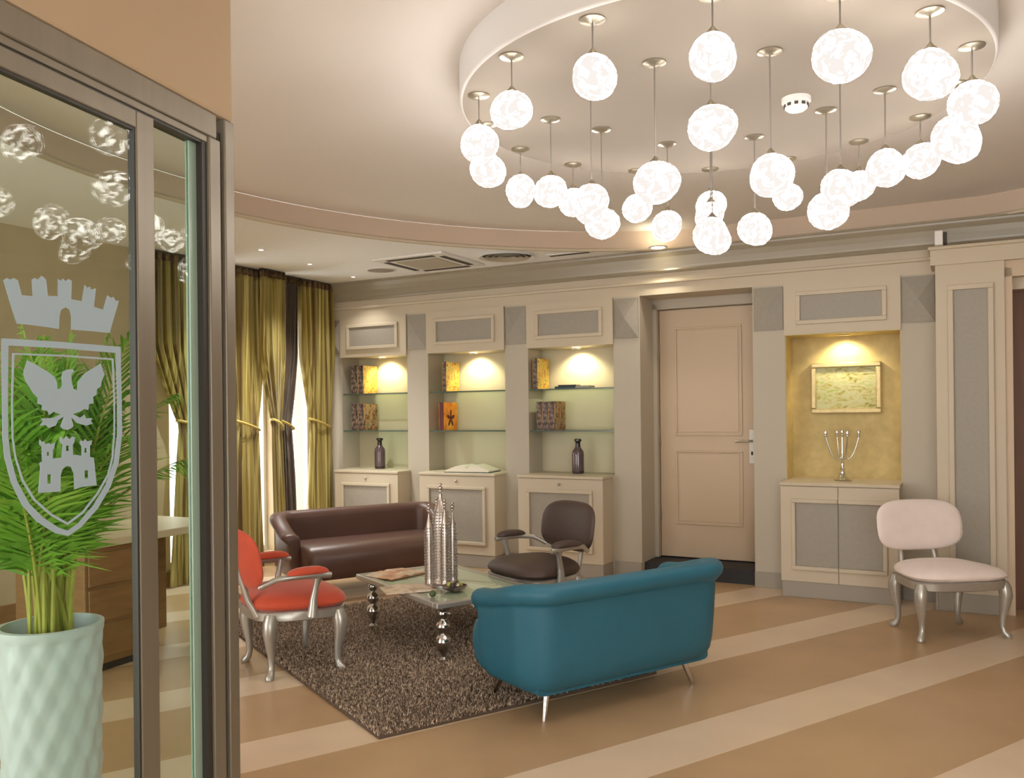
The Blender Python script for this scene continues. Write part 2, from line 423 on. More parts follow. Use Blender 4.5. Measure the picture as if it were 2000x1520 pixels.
hp = wbox('handle_plate', l1-.085, l1-.035, DD, DD+.012, .96, 1.25, M['white'], leaf, .006)
MB().tube([(l1-.06, -DD-.01, 1.155), (l1-.06, -DD-.05, 1.155), (l1-.08, -DD-.06, 1.155), (l1-.19, -DD-.06, 1.15)], .009, 8).obj('lever', M['nickel'], hp, True)
MB().box(l1-.068, l1-.052, -DD-.016, -DD-.01, 1.035, 1.065).obj('keyhole', M['dark'], hp)
for z in (.45, 1.1, 1.9): wbox('hinge', l0-.006, l0+.006, DD, DD+.012, z, z+.09, M['nickel'], leaf)

# ------------------------------------------------------------------ left wall with tall windows
PL = Wp(S_LEFT, 0)
lw = struct(empty('wall_left', (PL.x, PL.y, 0), math.atan2(-N2[1], -N2[0])), 'tan window wall behind olive curtains')
# local x runs from the back corner towards the camera side; local y: outwards positive? (rotated) -> room side is +y
# direction x = (-n); y = rotate +90 = (n.y, -n.x) = t  -> +y points into the room
def lbox(name, x0, x1, y0, y1, z0, z1, m, parent=lw, bevel=0): return MB().box(x0, x1, y0, y1, z0, z1).obj(name, m, parent, False, bevel)
WIN = [(.16, .74), (.78, 1.36), (1.42, 2.0)]
WZ = (.12, 2.45)
edges = [-.1] + [e for w in WIN for e in w] + [7.6]
for i in range(0, len(edges), 2): lbox('pier', edges[i], edges[i+1], -.3, 0, 0, WZ[1], M['leftwall'])
lbox('lintel', -.1, 7.6, -.3, 0, WZ[1], H_UP+.1, M['leftwall'])
for a, b in WIN: lbox('sill_wall', a, b, -.3, 0, 0, WZ[0], M['leftwall'])
for i, (a, b) in enumerate(WIN):
    w = struct(empty('window_%d' % (i+1), lw.location, lw.rotation_euler.z), 'tall narrow window between olive curtains')
    for q in ((a, a+.035, WZ[0], WZ[1]), (b-.035, b, WZ[0], WZ[1]), (a+.035, b-.035, WZ[0], WZ[0]+.05), (a+.035, b-.035, WZ[1]-.05, WZ[1])):
        lbox('window_frame', q[0], q[1], -.16, -.10, q[2], q[3], M['white'], w, .004)
    lbox('pane', a+.035, b-.035, -.134, -.128, WZ[0]+.05, WZ[1]-.05, M['pane'], w)
# skirting
sk = struct(empty('baseboard_left', lw.location, lw.rotation_euler.z), 'dark baseboard of the window wall')
MB().box(1.9, 7.6, 0, .015, 0, .12).obj('base_board', M['desk'], sk)
wr = struct(MB().box(0, 9.0, -.2, 0, 0, H_UP).obj('wall_right', M['greige']), 'plain greige side wall')
wr.location = Wp(S_RIGHT+.2, 0); wr.rotation_euler.z = math.atan2(-N2[1], -N2[0])
# behind the camera: unseen wall added to cut daylight, open middle and left side
wf = struct(empty('wall_added_front', (0, -1.6, 0)), 'unseen added wall with a wide opening that limits daylight')
MB().box(1.7, 7.0, -.2, 0, 0, H_UP).obj('wall_panel', M['greige'], wf); MB().box(-5.6, -1.3, -.2, 0, 0, H_UP).obj('wall_panel', M['greige'], wf)
MB().box(-1.3, 1.7, -.2, 0, 2.4, H_UP).obj('wall_panel', M['greige'], wf)

# ------------------------------------------------------------------ curtains
def curtain(top, tie, bot, m, label, folds, y0=.10, tie_z=1.33, amp=.035, seed=1):
    rnd = random.Random(seed)
    e = empty('curtain', lw.matrix_basis @ Vector((lerp(*bot, .5), y0, 0)), lw.rotation_euler.z)
    ox = lerp(*bot, .5)
    tag(e, label, 'curtain', 'tied olive satin curtains')
    nx, nz = folds*8, 44; zt = H_LOW-.015
    ph = rnd.random()*6; ph2 = rnd.random()*6
    def edge(z):
        if z >= tie_z:
            t = min(1, (z-tie_z)/.66)**.85
            return lerp(tie[0], top[0], t), lerp(tie[1], top[1], t), lerp(.55, 1, t)
        t = ((tie_z-z)/tie_z)**.7
        return lerp(tie[0], bot[0], t), lerp(tie[1], bot[1], t), lerp(.55, .95, t)
    def sheet(za, zb, n, name, mm):
        vs_, fs = [], []
        for j in range(n+1):
            z = lerp(za, zb, j/n); x0, x1, k = edge(z)
            for i in range(nx+1):
                q = i/nx
                w = math.sin(q*folds*2*pi+ph)
                x = lerp(x0, x1, q) + .010*math.sin(q*folds*4*pi+ph2+z)
                y = amp*k*w + .012*math.sin(q*9+z*2.2+ph2)
                vs_.append((x-ox, y, z))
        for j in range(n):
            for i in range(nx):
                a = j*(nx+1)+i; fs.append((a, a+1, a+nx+2, a+nx+1))
        mb = MB(); mb.add(vs_, fs); d = mb.obj(name, mm, e, True)
        sd = d.modifiers.new('thick', 'SOLIDIFY'); sd.thickness = .004
    sheet(.015, zt-.06, nz, 'drape', m)
    sheet(zt-.06, zt, 2, 'heading', M['heading'])
    # tie-back band
    cx, hw = (tie[0]+tie[1])/2-ox, (tie[1]-tie[0])/2+.02
    path = [(cx+hw*math.cos(a), .06*math.sin(a), tie_z+.05*math.cos(a)) for a in [2*pi*k/24 for k in range(25)]]
    MB().tube(path, .012, 8, False).obj('tie_back', M['tie'], e, True)
    mb = MB(); mb.box(top[0]-ox, top[1]-ox, -.02, .02, zt, zt+.013); mb.obj('track', M['dark'], e)
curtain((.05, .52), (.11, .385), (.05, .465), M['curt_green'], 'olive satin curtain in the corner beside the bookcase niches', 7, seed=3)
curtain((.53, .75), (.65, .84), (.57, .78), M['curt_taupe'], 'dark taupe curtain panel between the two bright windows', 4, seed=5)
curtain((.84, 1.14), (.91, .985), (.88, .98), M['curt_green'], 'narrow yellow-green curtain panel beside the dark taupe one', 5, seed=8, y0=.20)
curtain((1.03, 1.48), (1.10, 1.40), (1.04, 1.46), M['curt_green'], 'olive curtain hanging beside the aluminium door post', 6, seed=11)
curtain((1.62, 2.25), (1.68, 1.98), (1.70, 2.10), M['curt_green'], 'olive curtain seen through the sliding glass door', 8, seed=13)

# ------------------------------------------------------------------ cabinets below the niches
def cabinet(a, b, off, label, double=False):
    c = (a+b)/2; p = Wp(c, 0); e = empty('cabinet', (p.x, p.y, 0), -AL); tag(e, label, 'cabinet', 'cream cabinets under the niches')
    w = (b-a)/2; z0, z1 = .12, Z_C
    def bx(name, x0, x1, o0, o1, q0, q1, m, par=e, bv=.003): return MB().box(x0, x1, -o1, -o0, q0, q1).obj(name, m, par, False, bv)
    bx('plinth', -w+.005, w-.005, .0, off-.012, 0, z0, M['basegrey'])
    bx('body', -w, w, .0, off-.02, z0, z1-.025, M['cream'])
    bx('top', -w-.006, w+.006, .002, off+.004, z1-.025, z1, M['cream'], e, .005)
    leaves = [(-w, -.002), (.002, w)] if double else [(-w, w)]
    for x0, x1 in leaves:
        d = bx('door', x0, x1, off-.02, off-.006, z0, z1-.028, M['cream'])
        if double:
            xa, xb = (x0+.11, x1-.0) if x0 < -.01 else (x0+.0, x1-.11)
        else: xa, xb = x0+.12, x1-.12
        za, zb = z0+.12, z1-.15
        bx('panel', xa, xb, off-.006, off-.004, za, zb, M['grey'], d)
        bars = [(xa-.03, xb+.03, zb, zb+.03), (xa-.03, xb+.03, za-.03, za)]
        if double: bars = [(xa-(.03 if x0 < -.01 else 0), xb+(0 if x0 < -.01 else .03), q0, q1) for _, _, q0, q1 in bars]
        if not double or x0 < -.01: bars.append((xa-.03, xa, za, zb))
        if not double or x0 > -.01: bars.append((xb, xb+.03, za, zb))
        for q in bars: bx('moulding', q[0], q[1], off-.006, off+.014, q[2], q[3], M['cream'], d, .005)
        if not double: MB().lathe([(.010, 0), (.013, .012), (.006, .02)], 12).obj('knob', M['nickel'], d, True, loc=(0, -off+.006, z1-.075)).rotation_euler = (pi/2, 0, 0)
    return e
cabinet(-5.63, -4.86, .22, 'cream panelled cabinet under the niche next to the curtains')
cabinet(-4.61, -3.795, .22, 'cream panelled cabinet with the open book lying on it')
cabinet(-3.545, -2.738, .24, 'cream panelled cabinet behind the brown armchair beside the door')
cabinet(-1.278, -.452, .27, 'cream double-door cabinet under the ochre niche with candelabra', True)

# ------------------------------------------------------------------ niche shelves, spots, books, vases
def wall_empty(name, s, off, z, rz=0): p = Wp(s, off, z); return empty(name, p, -AL+rz)
NN = ['next to the curtains', 'above the open book', 'beside the door']
for i, (a, b) in enumerate(NICHES[:3]):
    for z, w in ((1.618, 'upper'), (1.243, 'lower')):
        e = wall_empty('glass_shelf', (a+b)/2, 0, z)
        tag(e, '%s green-edged glass shelf in the niche %s' % (w, NN[i]), 'shelf', 'glass shelves in the niches')
        h = (b-a)/2-.002
        MB().box(-h, h, .022, DEPTH-.003, 0, .012).obj('glass_sheet', M['shelfglass'], e)
        MB().box(-h, h, .014, .022, 0, .012).obj('front_edge', M['shelfedge'], e)
for i, (a, b) in enumerate(NICHES):
    s = (a+b)/2; off = -.14
    e = wall_empty('niche_spotlight', s, off, Z_N-.006)
    tag(e, ('recessed round spotlight in the top of the niche %s' % NN[i]) if i < 3 else 'recessed round spotlight in the ochre niche over the painting', 'spotlight', 'niche spotlights')
    MB().lathe([(.032, 0), (.040, 0), (.042, -.005), (.034, -.008), (.032, -.004)], 24, cap=False).obj('trim_ring', M['nickel'], e, True)
    MB().lathe([(.001, -.0022), (.031, -.002)], 24, cap=False).obj('lens', M['spotglow'], e)
    L = bpy.data.lights.new('niche_spot', 'SPOT'); L.energy = NICHE_W*(1.25 if i < 3 else 1.1); L.spot_size = 2.2; L.spot_blend = .6; L.shadow_soft_size = .03
    L.color = (1, .87, .55) if i < 3 else (1, .86, .56)
    lo = bpy.data.objects.new('bulb', L); COL.objects.link(lo); lo.parent = e; lo.location = (0, 0, -.02)
    lo.rotation_euler = (math.radians(22), 0, 0)

def book(s, off, z, w, h, d, cover, spine, label, motif=False):
    e = wall_empty('book', s, off, z); tag(e, label, 'book', 'ornate books on the glass shelves')
    # local: x = thickness, y = depth (into niche), spine to the room at y=0
    MB().box(-w/2+.004, w/2-.004, .004, d-.006, .004, h-.004).obj('pages', M['paper'], e)
    MB().box(w/2-.004, w/2, 0, d, 0, h).obj('front_cover', cover, e, False, .001)
    MB().box(-w/2, -w/2+.004, 0, d, 0, h).obj('back_cover', cover, e, False, .001)
    MB().box(-w/2+.004, w/2-.004, 0, .004, 0, h).obj('spine', spine, e, False, .001)
    if motif:
        pts = []; n = 5
        for k in range(40):
            t = 2*pi*k/40; r = .052+.030*math.cos(n*t); pts.append((w/2+.0012, d/2+r*math.cos(t+.3)*.9, h*.42+r*math.sin(t+.3)*1.1))
        mb = MB(); mb.loft([[(w/2-.001, p[1], p[2]) for p in pts], pts]); mb.obj('flower_print', M['plum'], e)
def niche_books(i, sh, specs):
    a, b = NICHES[i]; z = (1.630, 1.255)[sh]
    s = a + specs[0]
    for w, h, d, cover, label, *mo in specs[1]:
        book(s+w/2, -.02, z, w, h, d, cover, mo[1] if len(mo) > 1 else M['spine'], label, bool(mo and mo[0])); s += w+.003
niche_books(0, 0, (.10, [(.085, .290, .23, M['coverb'], 'dark ornate spined book on upper shelf next to the curtains'), (.07, .285, .23, M['covera'], 'gold floral covered book on upper shelf next to the curtains')]))
niche_books(0, 1, (.10, [(.085, .275, .23, M['coverb'], 'dark ornate spined book on lower shelf next to the curtains'), (.07, .27, .23, M['coverb'], 'brown floral covered book on lower shelf next to the curtains')]))
niche_books(1, 0, (.15, [(.045, .285, .24, M['covera'], 'gold floral covered book on upper shelf above the orange one')]))
niche_books(1, 1, (.105, [(.06, .27, .24, M['coverc'], 'orange book with dark plum flower printed on its cover', True, M['plum'])]))
niche_books(2, 0, (.035, [(.05, .28, .24, M['covera'], 'gold floral covered book standing beside the flat teal books')]))
niche_books(2, 1, (.07, [(.06, .26, .24, M['coverb'], 'dark ornate spined book against the niche side beside the door'), (.055, .255, .24, M['coverb'], 'dark ornate spined book between two others beside the door'), (.06, .26, .24, M['coverb'], 'brown floral covered book on lower shelf beside the door')]))
def flat_book(s, off, z, w, d, h, m, label, rz=0, grp='flat books beside the door'):
    e = wall_empty('book', s, off, z, rz); tag(e, label, 'book', grp)
    MB().box(-w/2+.004, w/2-.004, .004, d-.004, .003, h-.003).obj('pages', M['paper'], e)
    MB().box(-w/2, w/2, 0, d, h-.003, h).obj('front_cover', m, e); MB().box(-w/2, w/2, 0, d, 0, .003).obj('back_cover', m, e)
    MB().box(-w/2, w/2, 0, .004, .003, h-.003).obj('spine', m, e)
flat_book(-3.20, -.03, 1.630, .20, .16, .018, M['tealbook'], 'dark teal book lying flat on the glass shelf')
flat_book(-3.03, -.03, 1.630, .13, .14, .020, M['grey'], 'grey book lying flat beside the dark teal book')
flat_book(-3.18, -.035, 1.649, .17, .14, .012, M['black'], 'thin black book lying on top of the dark teal book', .1)
# bottles
def bottle(s, label):
    e = wall_empty('bottle_vase', s, -.08, Z_C); tag(e, label, 'vase', 'plum glass bottles')
    MB().lathe([(.045, 0), (.052, .006), (.054, .03), (.054, .17), (.050, .20), (.030, .228), (.024, .24)], 20).obj('body', M['vase'], e, True)
    MB().lathe([(.024, .238), (.022, .27), (.024, .285), (.034, .292), (.034, .305), (.024, .312)], 20).obj('neck', M['vaseneck'], e, True)
    MB().lathe([(.0545, .012), (.0550, .014), (.0550, .022), (.0545, .024)], 20, cap=False).obj('foot_band', M['vaseneck'], e, True)
bottle(-5.29, 'plum glass bottle in the niche next to the curtains')
bottle(-3.10, 'plum glass bottle in the niche beside the door')
# open book on the cabinet
ob = wall_empty('open_book', -4.14, .02, Z_C, .12); tag(ob, 'open book with pale pages lying on a cream cabinet', 'book')
MB().box(-.23, .23, -.14, .14, 0, .006).obj('cover', M['tealbook'], ob, False, .001)
for sgn in (-1, 1):
    prof = [(0, .007), (0, .034), (.02, .058), (.06, .070), (.12, .056), (.19, .030), (.222, .018), (.222, .007)]
    mb = MB(); mb.loft([[(sgn*x, y, z) for x, z in prof] for y in (-.135, .135)]); mb.obj('pages', M['paper'], ob)

# ------------------------------------------------------------------ painting and candelabra in the ochre niche
pe = wall_empty('painting', -.866, -DEPTH, 1.382); tag(pe, 'small landscape painting in a pale gilt frame in the ochre niche', 'painting')
pw, ph_ = .26, .402
for q in ((-pw, pw, 0, .038), (-pw, pw, ph_-.038, ph_), (-pw, -pw+.038, .038, ph_-.038), (pw-.038, pw, .038, ph_-.038)):
    MB().box(q[0], q[1], -.045, -.001, q[2], q[3]).obj('frame_bar', M['gold'], pe, False, .008)
MB().box(-pw+.036, pw-.036, -.022, -.002, .036, ph_-.036).obj('canvas', M['landscape'], pe)
ce = wall_empty('candelabra', -.868, -.03, Z_C); tag(ce, 'silver five-arm candelabra standing on the double-door cabinet', 'candelabra')
MB().lathe([(.062, 0), (.066, .008), (.05, .018), (.032, .030), (.020, .055), (.016, .075), (.022, .085), (.012, .10), (.010, .16), (.018, .17), (.010, .185), (.010, .225)], 20).obj('stem', M['chrome'], ce, True)
cups = [(0, 0, .34)]
MB().tube([(0, 0, .22), (0, 0, .335)], .007, 8).obj('arm', M['chrome'], ce, True)
for k in range(4):
    a = pi/4*.55 + k*pi/2
    dx, dy = math.cos(a), math.sin(a)*.8; R = .125 if k % 2 == 0 else .115
    path = [(dx*R*t, dy*R*t, .19 - .05*math.sin(pi*t*.9) + .16*t**2.2) for t in [j/10 for j in range(11)]]
    MB().tube(path, .006, 8).obj('arm', M['chrome'], ce, True); cups.append(path[-1])
for c in cups:
    MB().lathe([(.006, 0), (.020, .008), (.022, .012), (.010, .014), (.012, .022), (.015, .045), (.012, .05)], 14, c).obj('candle_cup', M['chrome'], ce, True)

# wall sensor on the cornice
p = Wp(-.18, .32, 2.54); e = empty('motion_sensor', p, -AL); tag(e, 'small white sensor box standing on the wall ledge', 'sensor')
MB().box(-.026, .026, -.03, .03, 0, .10).obj('housing', M['white'], e, False, .006)
MB().box(.026, .05, -.01, .05, .01, .09).obj('bracket', M['dark'], e, False, .003)

# ------------------------------------------------------------------ ceiling fittings
def ceil_thing(name, u, v, label, cat, rz=-AL, H=H_LOW):
    e = empty(name, at_h(u, v, H), rz); tag(e, label, cat); return e
e = ceil_thing('downlight', 1285, 482, 'round recessed downlight above the panelled wall near the door', 'downlight')
MB().lathe([(.055, 0), (.075, 0), (.078, -.006), (.06, -.010), (.055, -.004)], 28, cap=False).obj('trim_ring', M['white'], e, True)
MB().lathe([(.001, -.003), (.056, -.003)], 28, cap=False).obj('lens', M['spotglow'], e)
L = bpy.data.lights.new('down_spot', 'SPOT'); L.energy = 7; L.spot_size = 1.7; L.spot_blend = .7; L.shadow_soft_size = .05; L.color = (1, .9, .76)
lo = bpy.data.objects.new('bulb', L); COL.objects.link(lo); lo.parent = e; lo.location = (0, 0, -.02)
e = ceil_thing('ceiling_cassette', 838, 511, 'square air conditioning cassette with slots in the low ceiling', 'air conditioner')
MB().box(-.36, .36, -.36, .36, -.018, 0).obj('frame', M['white'], e, False, .006)
MB().box(-.21, .21, -.21, .21, -.024, -.018).obj('grille', M['greige'], e, False, .004)
for k in range(4):
    s = MB().box(-.24, .24, .265, .315, -.0215, -.018).obj('slot', M['dark'], e); s.rotation_euler.z = k*pi/2
e = ceil_thing('ceiling_diffuser', 990, 500, 'round slatted air diffuser in the low ceiling', 'vent')
for r in (.06, .11, .16, .21): MB().lathe([(r, 0), (r+.03, -.02), (r+.034, -.02), (r+.012, 0)], 36, cap=False).obj('ring', M['white'] if r > .2 else M['greige'], e, True)
MB().lathe([(.001, -.001), (.215, -.001)], 36, cap=False).obj('throat', M['dark'], e)
e = ceil_thing('ceiling_speaker', 745, 527, 'round grey ceiling speaker near the curtains', 'speaker')
MB().lathe([(.001, -.010), (.10, -.010), (.115, -.008), (.125, 0)], 32, cap=False).obj('grille', M['grey'], e, True)
MB().lathe([(.125, 0), (.128, -.010), (.138, -.008), (.142, 0)], 32, cap=False).obj('rim', M['white'], e, True)
e = ceil_thing('slot_vent', 1112, 495, 'long thin slot vent in the low ceiling', 'vent')
MB().box(-.2, .2, -.05, .05, -.008, 0).obj('frame', M['white'], e, False, .003)
MB().box(-.18, .18, -.02, .02, -.010, -.008).obj('slot', M['dark'], e)
for u, v in ((510, 487), (605, 515), (690, 540)):
    e = ceil_thing('spot_point', u, v, 'tiny bright spotlight in the ceiling by the curtains', 'spotlight'); e['group'] = 'tiny ceiling spots by the curtains'
    MB().lathe([(.018, 0), (.034, 0), (.035, -.006), (.022, -.008), (.018, -.002)], 20, cap=False).obj('trim_ring', M['white'], e, True)
    MB().lathe([(.001, -.003), (.02, -.003)], 16, cap=False).obj('lens', M['tinyglow'], e)
    L = bpy.data.lights.new('point_spot', 'SPOT'); L.energy = 55 if u < 650 else 10; L.spot_size = 1.9; L.spot_blend = .8; L.shadow_soft_size = .03; L.color = (1, .97, .92)
    lo = bpy.data.objects.new('bulb', L); COL.objects.link(lo); lo.parent = e; lo.location = (0, 0, -.02)
e = ceil_thing('smoke_detector', 1555, 192, 'white smoke detector on the lamp drum', 'smoke detector', 0, H_LOW)
MB().lathe([(.062, 0), (.062, -.018), (.05, -.022)], 28).obj('base', M['white'], e, True)
MB().lathe([(.05, -.020), (.048, -.045), (.036, -.055), (.001, -.056)], 28).obj('head', M['white'], e, True)
for k in range(10):
    a = 2*pi*k/10
    MB().box(-.008, .008, -.0035, .0035, -.006, .006).obj('vent_slot', M['dark'], e, loc=(.049*math.cos(a), .049*math.sin(a), -.034)).rotation_euler.z = a+pi/2

# ------------------------------------------------------------------ pendant lamps
GL = []
def globe_mesh(seed):
    rnd = random.Random(seed); bm = bmesh.new(); bmesh.ops.create_icosphere(bm, subdivisions=4, radius=1)
    dirs = [Vector((rnd.gauss(0, 1), rnd.gauss(0, 1), rnd.gauss(0, 1))).normalized() for _ in range(6)]
    am = [rnd.uniform(-.17, .17) for _ in range(6)]
    for v in bm.verts:
        n = v.co.normalized(); k = 1
        for d, a in zip(dirs, am): k += a*max(0, n.dot(d))**3
        k += .012*math.sin(n.x*13+seed)*math.sin(n.y*11)*math.sin(n.z*12)
        v.co = n*k; v.co.z *= .93
    me = bpy.data.meshes.new('globe'); bm.to_mesh(me); bm.free(); me.materials.append(M['globe'])
    me.polygons.foreach_set('use_smooth', [True]*len(me.polygons)); return me
GL = [globe_mesh(s) for s in (2, 5, 9, 14)]
# globe (u, v, radius px), canopy (u, v) or None where another globe hides it
LAMPS = [(1155, 152, 48, (1157, 38)), (1391, 110, 48, (1391, -10)), (1640, 110, 53, (1640, -12)), (1821, 145, 52, (1816, 22)), (1900, 203, 47, (1898, 90)),
 (1882, 270, 45, (1867, 164)), (1802, 315, 35, (1797, 228)), (1728, 328, 38, (1728, 175)), (1672, 365, 33, (1677, 276)), (1643, 367, 37, (1640, 130)),
 (1617, 412, 38, (1613, 215)), (1507, 343, 44, (1503, 100)), (1533, 387, 30, (1538, 310)), (1476, 447, 33, (1473, 267)), (1387, 250, 46, (1387, 110)),
 (1387, 402, 30, (1387, 330)), (1387, 424, 31, (1387, 280)), (1391, 460, 37, (1389, 215)), (1280, 357, 43, (1278, 122)), (1247, 407, 29, (1243, 333)),
 (1307, 443, 33, (1303, 281)), (1155, 398, 38, (1153, 150)), (1175, 437, 32, (1174, 253)), (1115, 395, 29, (1119, 321)), (1078, 376, 35, (1075, 233)),
 (1017, 372, 30, (1016, 291)), (950, 333, 34, (952, 244)), (937, 280, 38, (935, 186)), (1000, 220, 43, (999, 110))]
def lathe_mesh(name, prof, seg, m, smooth=True, cap=True):
    o = MB().lathe(prof, seg, cap=cap).obj(name, m, None, smooth); me = o.data; bpy.data.objects.remove(o); return me
ME_CAN = lathe_mesh('canopy', [(.046, 0), (.046, -.005), (.030, -.011), (.007, -.015)], 24, M['nickel'])
ME_CAP = lathe_mesh('socket_cap', [(.004, .024), (.007, .021), (.012, .014), (.022, .004), (.028, -.008), (.026, -.014)], 18, M['nickel'])
def place(name, me, parent, loc, sc=1, rz=0):
    o = bpy.data.objects.new(name, me); COL.objects.link(o); o.parent = parent; o.location = loc
    o.scale = sc if hasattr(sc, '__len__') else (sc, sc, sc); o.rotation_euler.z = rz; return o
for i, (u, v, r, can) in enumerate(LAMPS):
    if can:
        c = at_h(can[0], can[1], H_LOW); Y = c.y
        a, b = ray(u, v); zc = CAM_H + b*Y; x = c.x
    else:
        Y = .090*F_PX/r; a, b = ray(u, v); x = a*Y
        dx, dy = x-DISC[0], Y-DISC[1]; q = math.hypot(dx, dy)
        if q > R_DRUM-.06:                     # keep it under the drum
            lim = math.sqrt(max(0, (R_DRUM-.06)**2-dx*dx)) if abs(dx) < R_DRUM-.06 else 0
            Y = DISC[1] + math.copysign(lim, dy); x = a*Y
        zc = CAM_H + b*Y
    rad = min(max(r/F_PX*Y, .074), .104)
    zc = min(zc, H_LOW-.16)
    e = empty('pendant_lamp', (x, Y, H_LOW)); tag(e, 'lit crackled glass globe pendant on a thin cord below the round drum', 'pendant lamp', 'globe pendants under the drum')
    place('canopy', ME_CAN, e, (0, 0, 0))
    dz = zc-H_LOW
    MB().tube([(0, 0, -.008), (0, 0, dz+rad*.9+.02)], .0032, 6).obj('cord', M['cord'], e)
    place('socket_cap', ME_CAP, e, (0, 0, dz+rad*.92))
    gb = place('globe', GL[i % 4], e, (0, 0, dz), rad, i*1.7); gb.rotation_euler = (.35*math.sin(i*2.3), .35*math.cos(i*1.9), i*1.7)

# ------------------------------------------------------------------ sliding glass door on the left
G0 = Vector((-.844, 2.626)); G = Vector((.28240, .95930)); GN = Vector((G.y, -G.x))   # GN points to the camera's side
ge_rz = math.atan2(G.y, G.x)                   # local x along the glass (away from the camera), local y to the far side
def g_at(u, v, off=0):
    a, b = ray(u, v); p0 = G0-GN*off; z = p0.dot(GN)/(a*GN.x+GN.y)
    return (Vector((a*z, z))-p0).dot(G), b*z+CAM_H
def gempty(name): return empty(name, (G0.x, G0.y, 0), ge_rz)
def gbox(name, x0, x1, y0, y1, z0, z1, m, par, bv=0): return MB().box(x0, x1, y0, y1, z0, z1).obj(name, m, par, False, bv)
bulk = struct(gbox('wall_entrance', -3.2, 0, 0, .10, 2.30, H_UP, M['bulk'], None, .01), 'tan bulkhead above the sliding glass door')
bulk.location = (G0.x, G0.y, 0); bulk.rotation_euler.z = ge_rz
fr = gempty('sliding_door_frame'); tag(fr, 'taupe aluminium frame of the sliding glass door with wide post', 'door frame')
gbox('header', -3.2, -.081, .0, .06, 2.226, 2.298, M['alu'], fr, .004)
gbox('header_lip', -3.2, -.081, .006, .055, 2.206, 2.226, M['alu'], fr, .002)
gbox('header_gasket', -3.2, -.144, .010, .05, 2.199, 2.206, M['aludark'], fr)
gbox('post', -.048, 0, -.004, .06, 0, 2.298, M['alu'], fr, .004)
gbox('post_gasket', -.064, -.048, .012, .05, 0, 2.255, M['aludark'], fr)
gbox('post', -.118, -.064, .0, .06, 0, 2.226, M['alu'], fr, .004)
gbox('jamb_gasket', -.140, -.118, .010, .05, 0, 2.206, M['aludark'], fr)
gbox('floor_track', -3.2, 0, .0, .06, 0, .02, M['alu'], fr, .003)
fx = gempty('fixed_glass_pane'); tag(fx, 'clear fixed glass pane beside the door post', 'glass pane')
gbox('glass', -.38, -.172, .034, .040, .02, 2.199, M['glass'], fx)
gbox('glass_edge', -.172, -.140, .030, .044, .02, 2.199, M['glassedge'], fx)
lf = gempty('sliding_door_leaf'); tag(lf, 'sliding glass door leaf etched with crest of crown, eagle and castle', 'glass door')
gbox('stile', -.423, -.356, .0, .026, .03, 2.198, M['alu'], lf, .003)
gbox('stile_gasket', -.430, -.423, .004, .022, .1, 2.152, M['aludark'], lf)
gbox('top_rail', -1.45, -.423, .0, .026, 2.152, 2.198, M['alu'], lf, .003)
gbox('rail_gasket', -1.38, -.430, .004, .022, 2.145, 2.152, M['aludark'], lf)
gbox('bottom_rail', -1.45, -.423, .0, .026, .03, .10, M['alu'], lf, .003)
gbox('stile', -1.45, -1.38, .0, .026, .1, 2.152, M['alu'], lf, .003)
gbox('glass', -1.38, -.423, .010, .016, .10, 2.152, M['glass'], lf)
# etched crest, on the leaf's near face
def etch(name, loops):
    cu = bpy.data.curves.new(name, 'CURVE'); cu.dimensions = '2D'; cu.fill_mode = 'BOTH'; cu.extrude = .0004
    for lp in loops:
        sp = cu.splines.new('POLY'); sp.points.add(len(lp)-1); sp.use_cyclic_u = True
        for q, (x, z) in zip(sp.points, lp): q.co = (x, z, 0, 1)
    tmp = bpy.data.objects.new('tmp', cu); COL.objects.link(tmp)
    bpy.context.view_layer.update()
    me = bpy.data.meshes.new_from_object(tmp.evaluated_get(bpy.context.evaluated_depsgraph_get()))
    bpy.data.objects.remove(tmp); me.name = name
    me.materials.clear()
    o = link(name, me, M['etch'], lf); o.rotation_euler = (pi/2, 0, 0); o.location = (0, .0090, 0); return o
def ca(pts): return [g_at(x/4.608, 530+y/4.608, .009) for x, y in pts]
def cb(pts): return [g_at(x/5.242, 780+y/5.242, .009) for x, y in pts]
crown = [(150, 470), (95, 300), (30, 80), (60, 60), (90, 75), (120, 60), (160, 80), (195, 215), (295, 225), (285, 75), (310, 60), (340, 75), (370, 40), (400, 60), (415, 80), (430, 220), (520, 225), (520, 70), (545, 85), (565, 65), (590, 90), (615, 70), (645, 85), (640, 250), (735, 270), (760, 120), (785, 150), (805, 135), (820, 165), (862, 155), (845, 320), (925, 345), (965, 215), (1000, 240), (1020, 230), (1040, 265), (1070, 265), (985, 555), (830, 540), (640, 525), (640, 400), (625, 345), (590, 325), (550, 345), (535, 400), (530, 520), (400, 500), (250, 480)]
etch('crown', [ca(crown)])
so = ca([(12, 602), (500, 632), (1085, 680)]) + cb([(1245, 0), (1250, 350), (1215, 650), (1130, 900), (1000, 1120), (830, 1310), (700, 1400), (560, 1370), (370, 1250), (220, 1080), (110, 850), (45, 600), (25, 400), (20, 0)])
si = ca([(75, 668), (500, 690), (1040, 735)]) + cb([(1200, 0), (1200, 350), (1165, 640), (1085, 870), (960, 1080), (800, 1270), (690, 1345), (600, 1315), (440, 1210), (300, 1070), (175, 840), (110, 600), (85, 400), (80, 0)])
etch('shield_border', [so, si])
t0 = ca([(110, 735), (560, 752), (1022, 785)]) + cb([(1178, 0), (1178, 350), (1160, 600), (1115, 780), (1005, 975), (850, 1172), (690, 1290), (515, 1192), (340, 1036), (220, 835), (150, 603), (120, 400), (113, 0)])
t1 = ca([(130, 752), (560, 768), (1006, 800)]) + cb([(1163, 0), (1163, 345), (1143, 595), (1098, 770), (990, 960), (840, 1150), (690, 1262), (528, 1170), (358, 1020), (240, 823), (168, 595), (138, 398), (132, 0)])
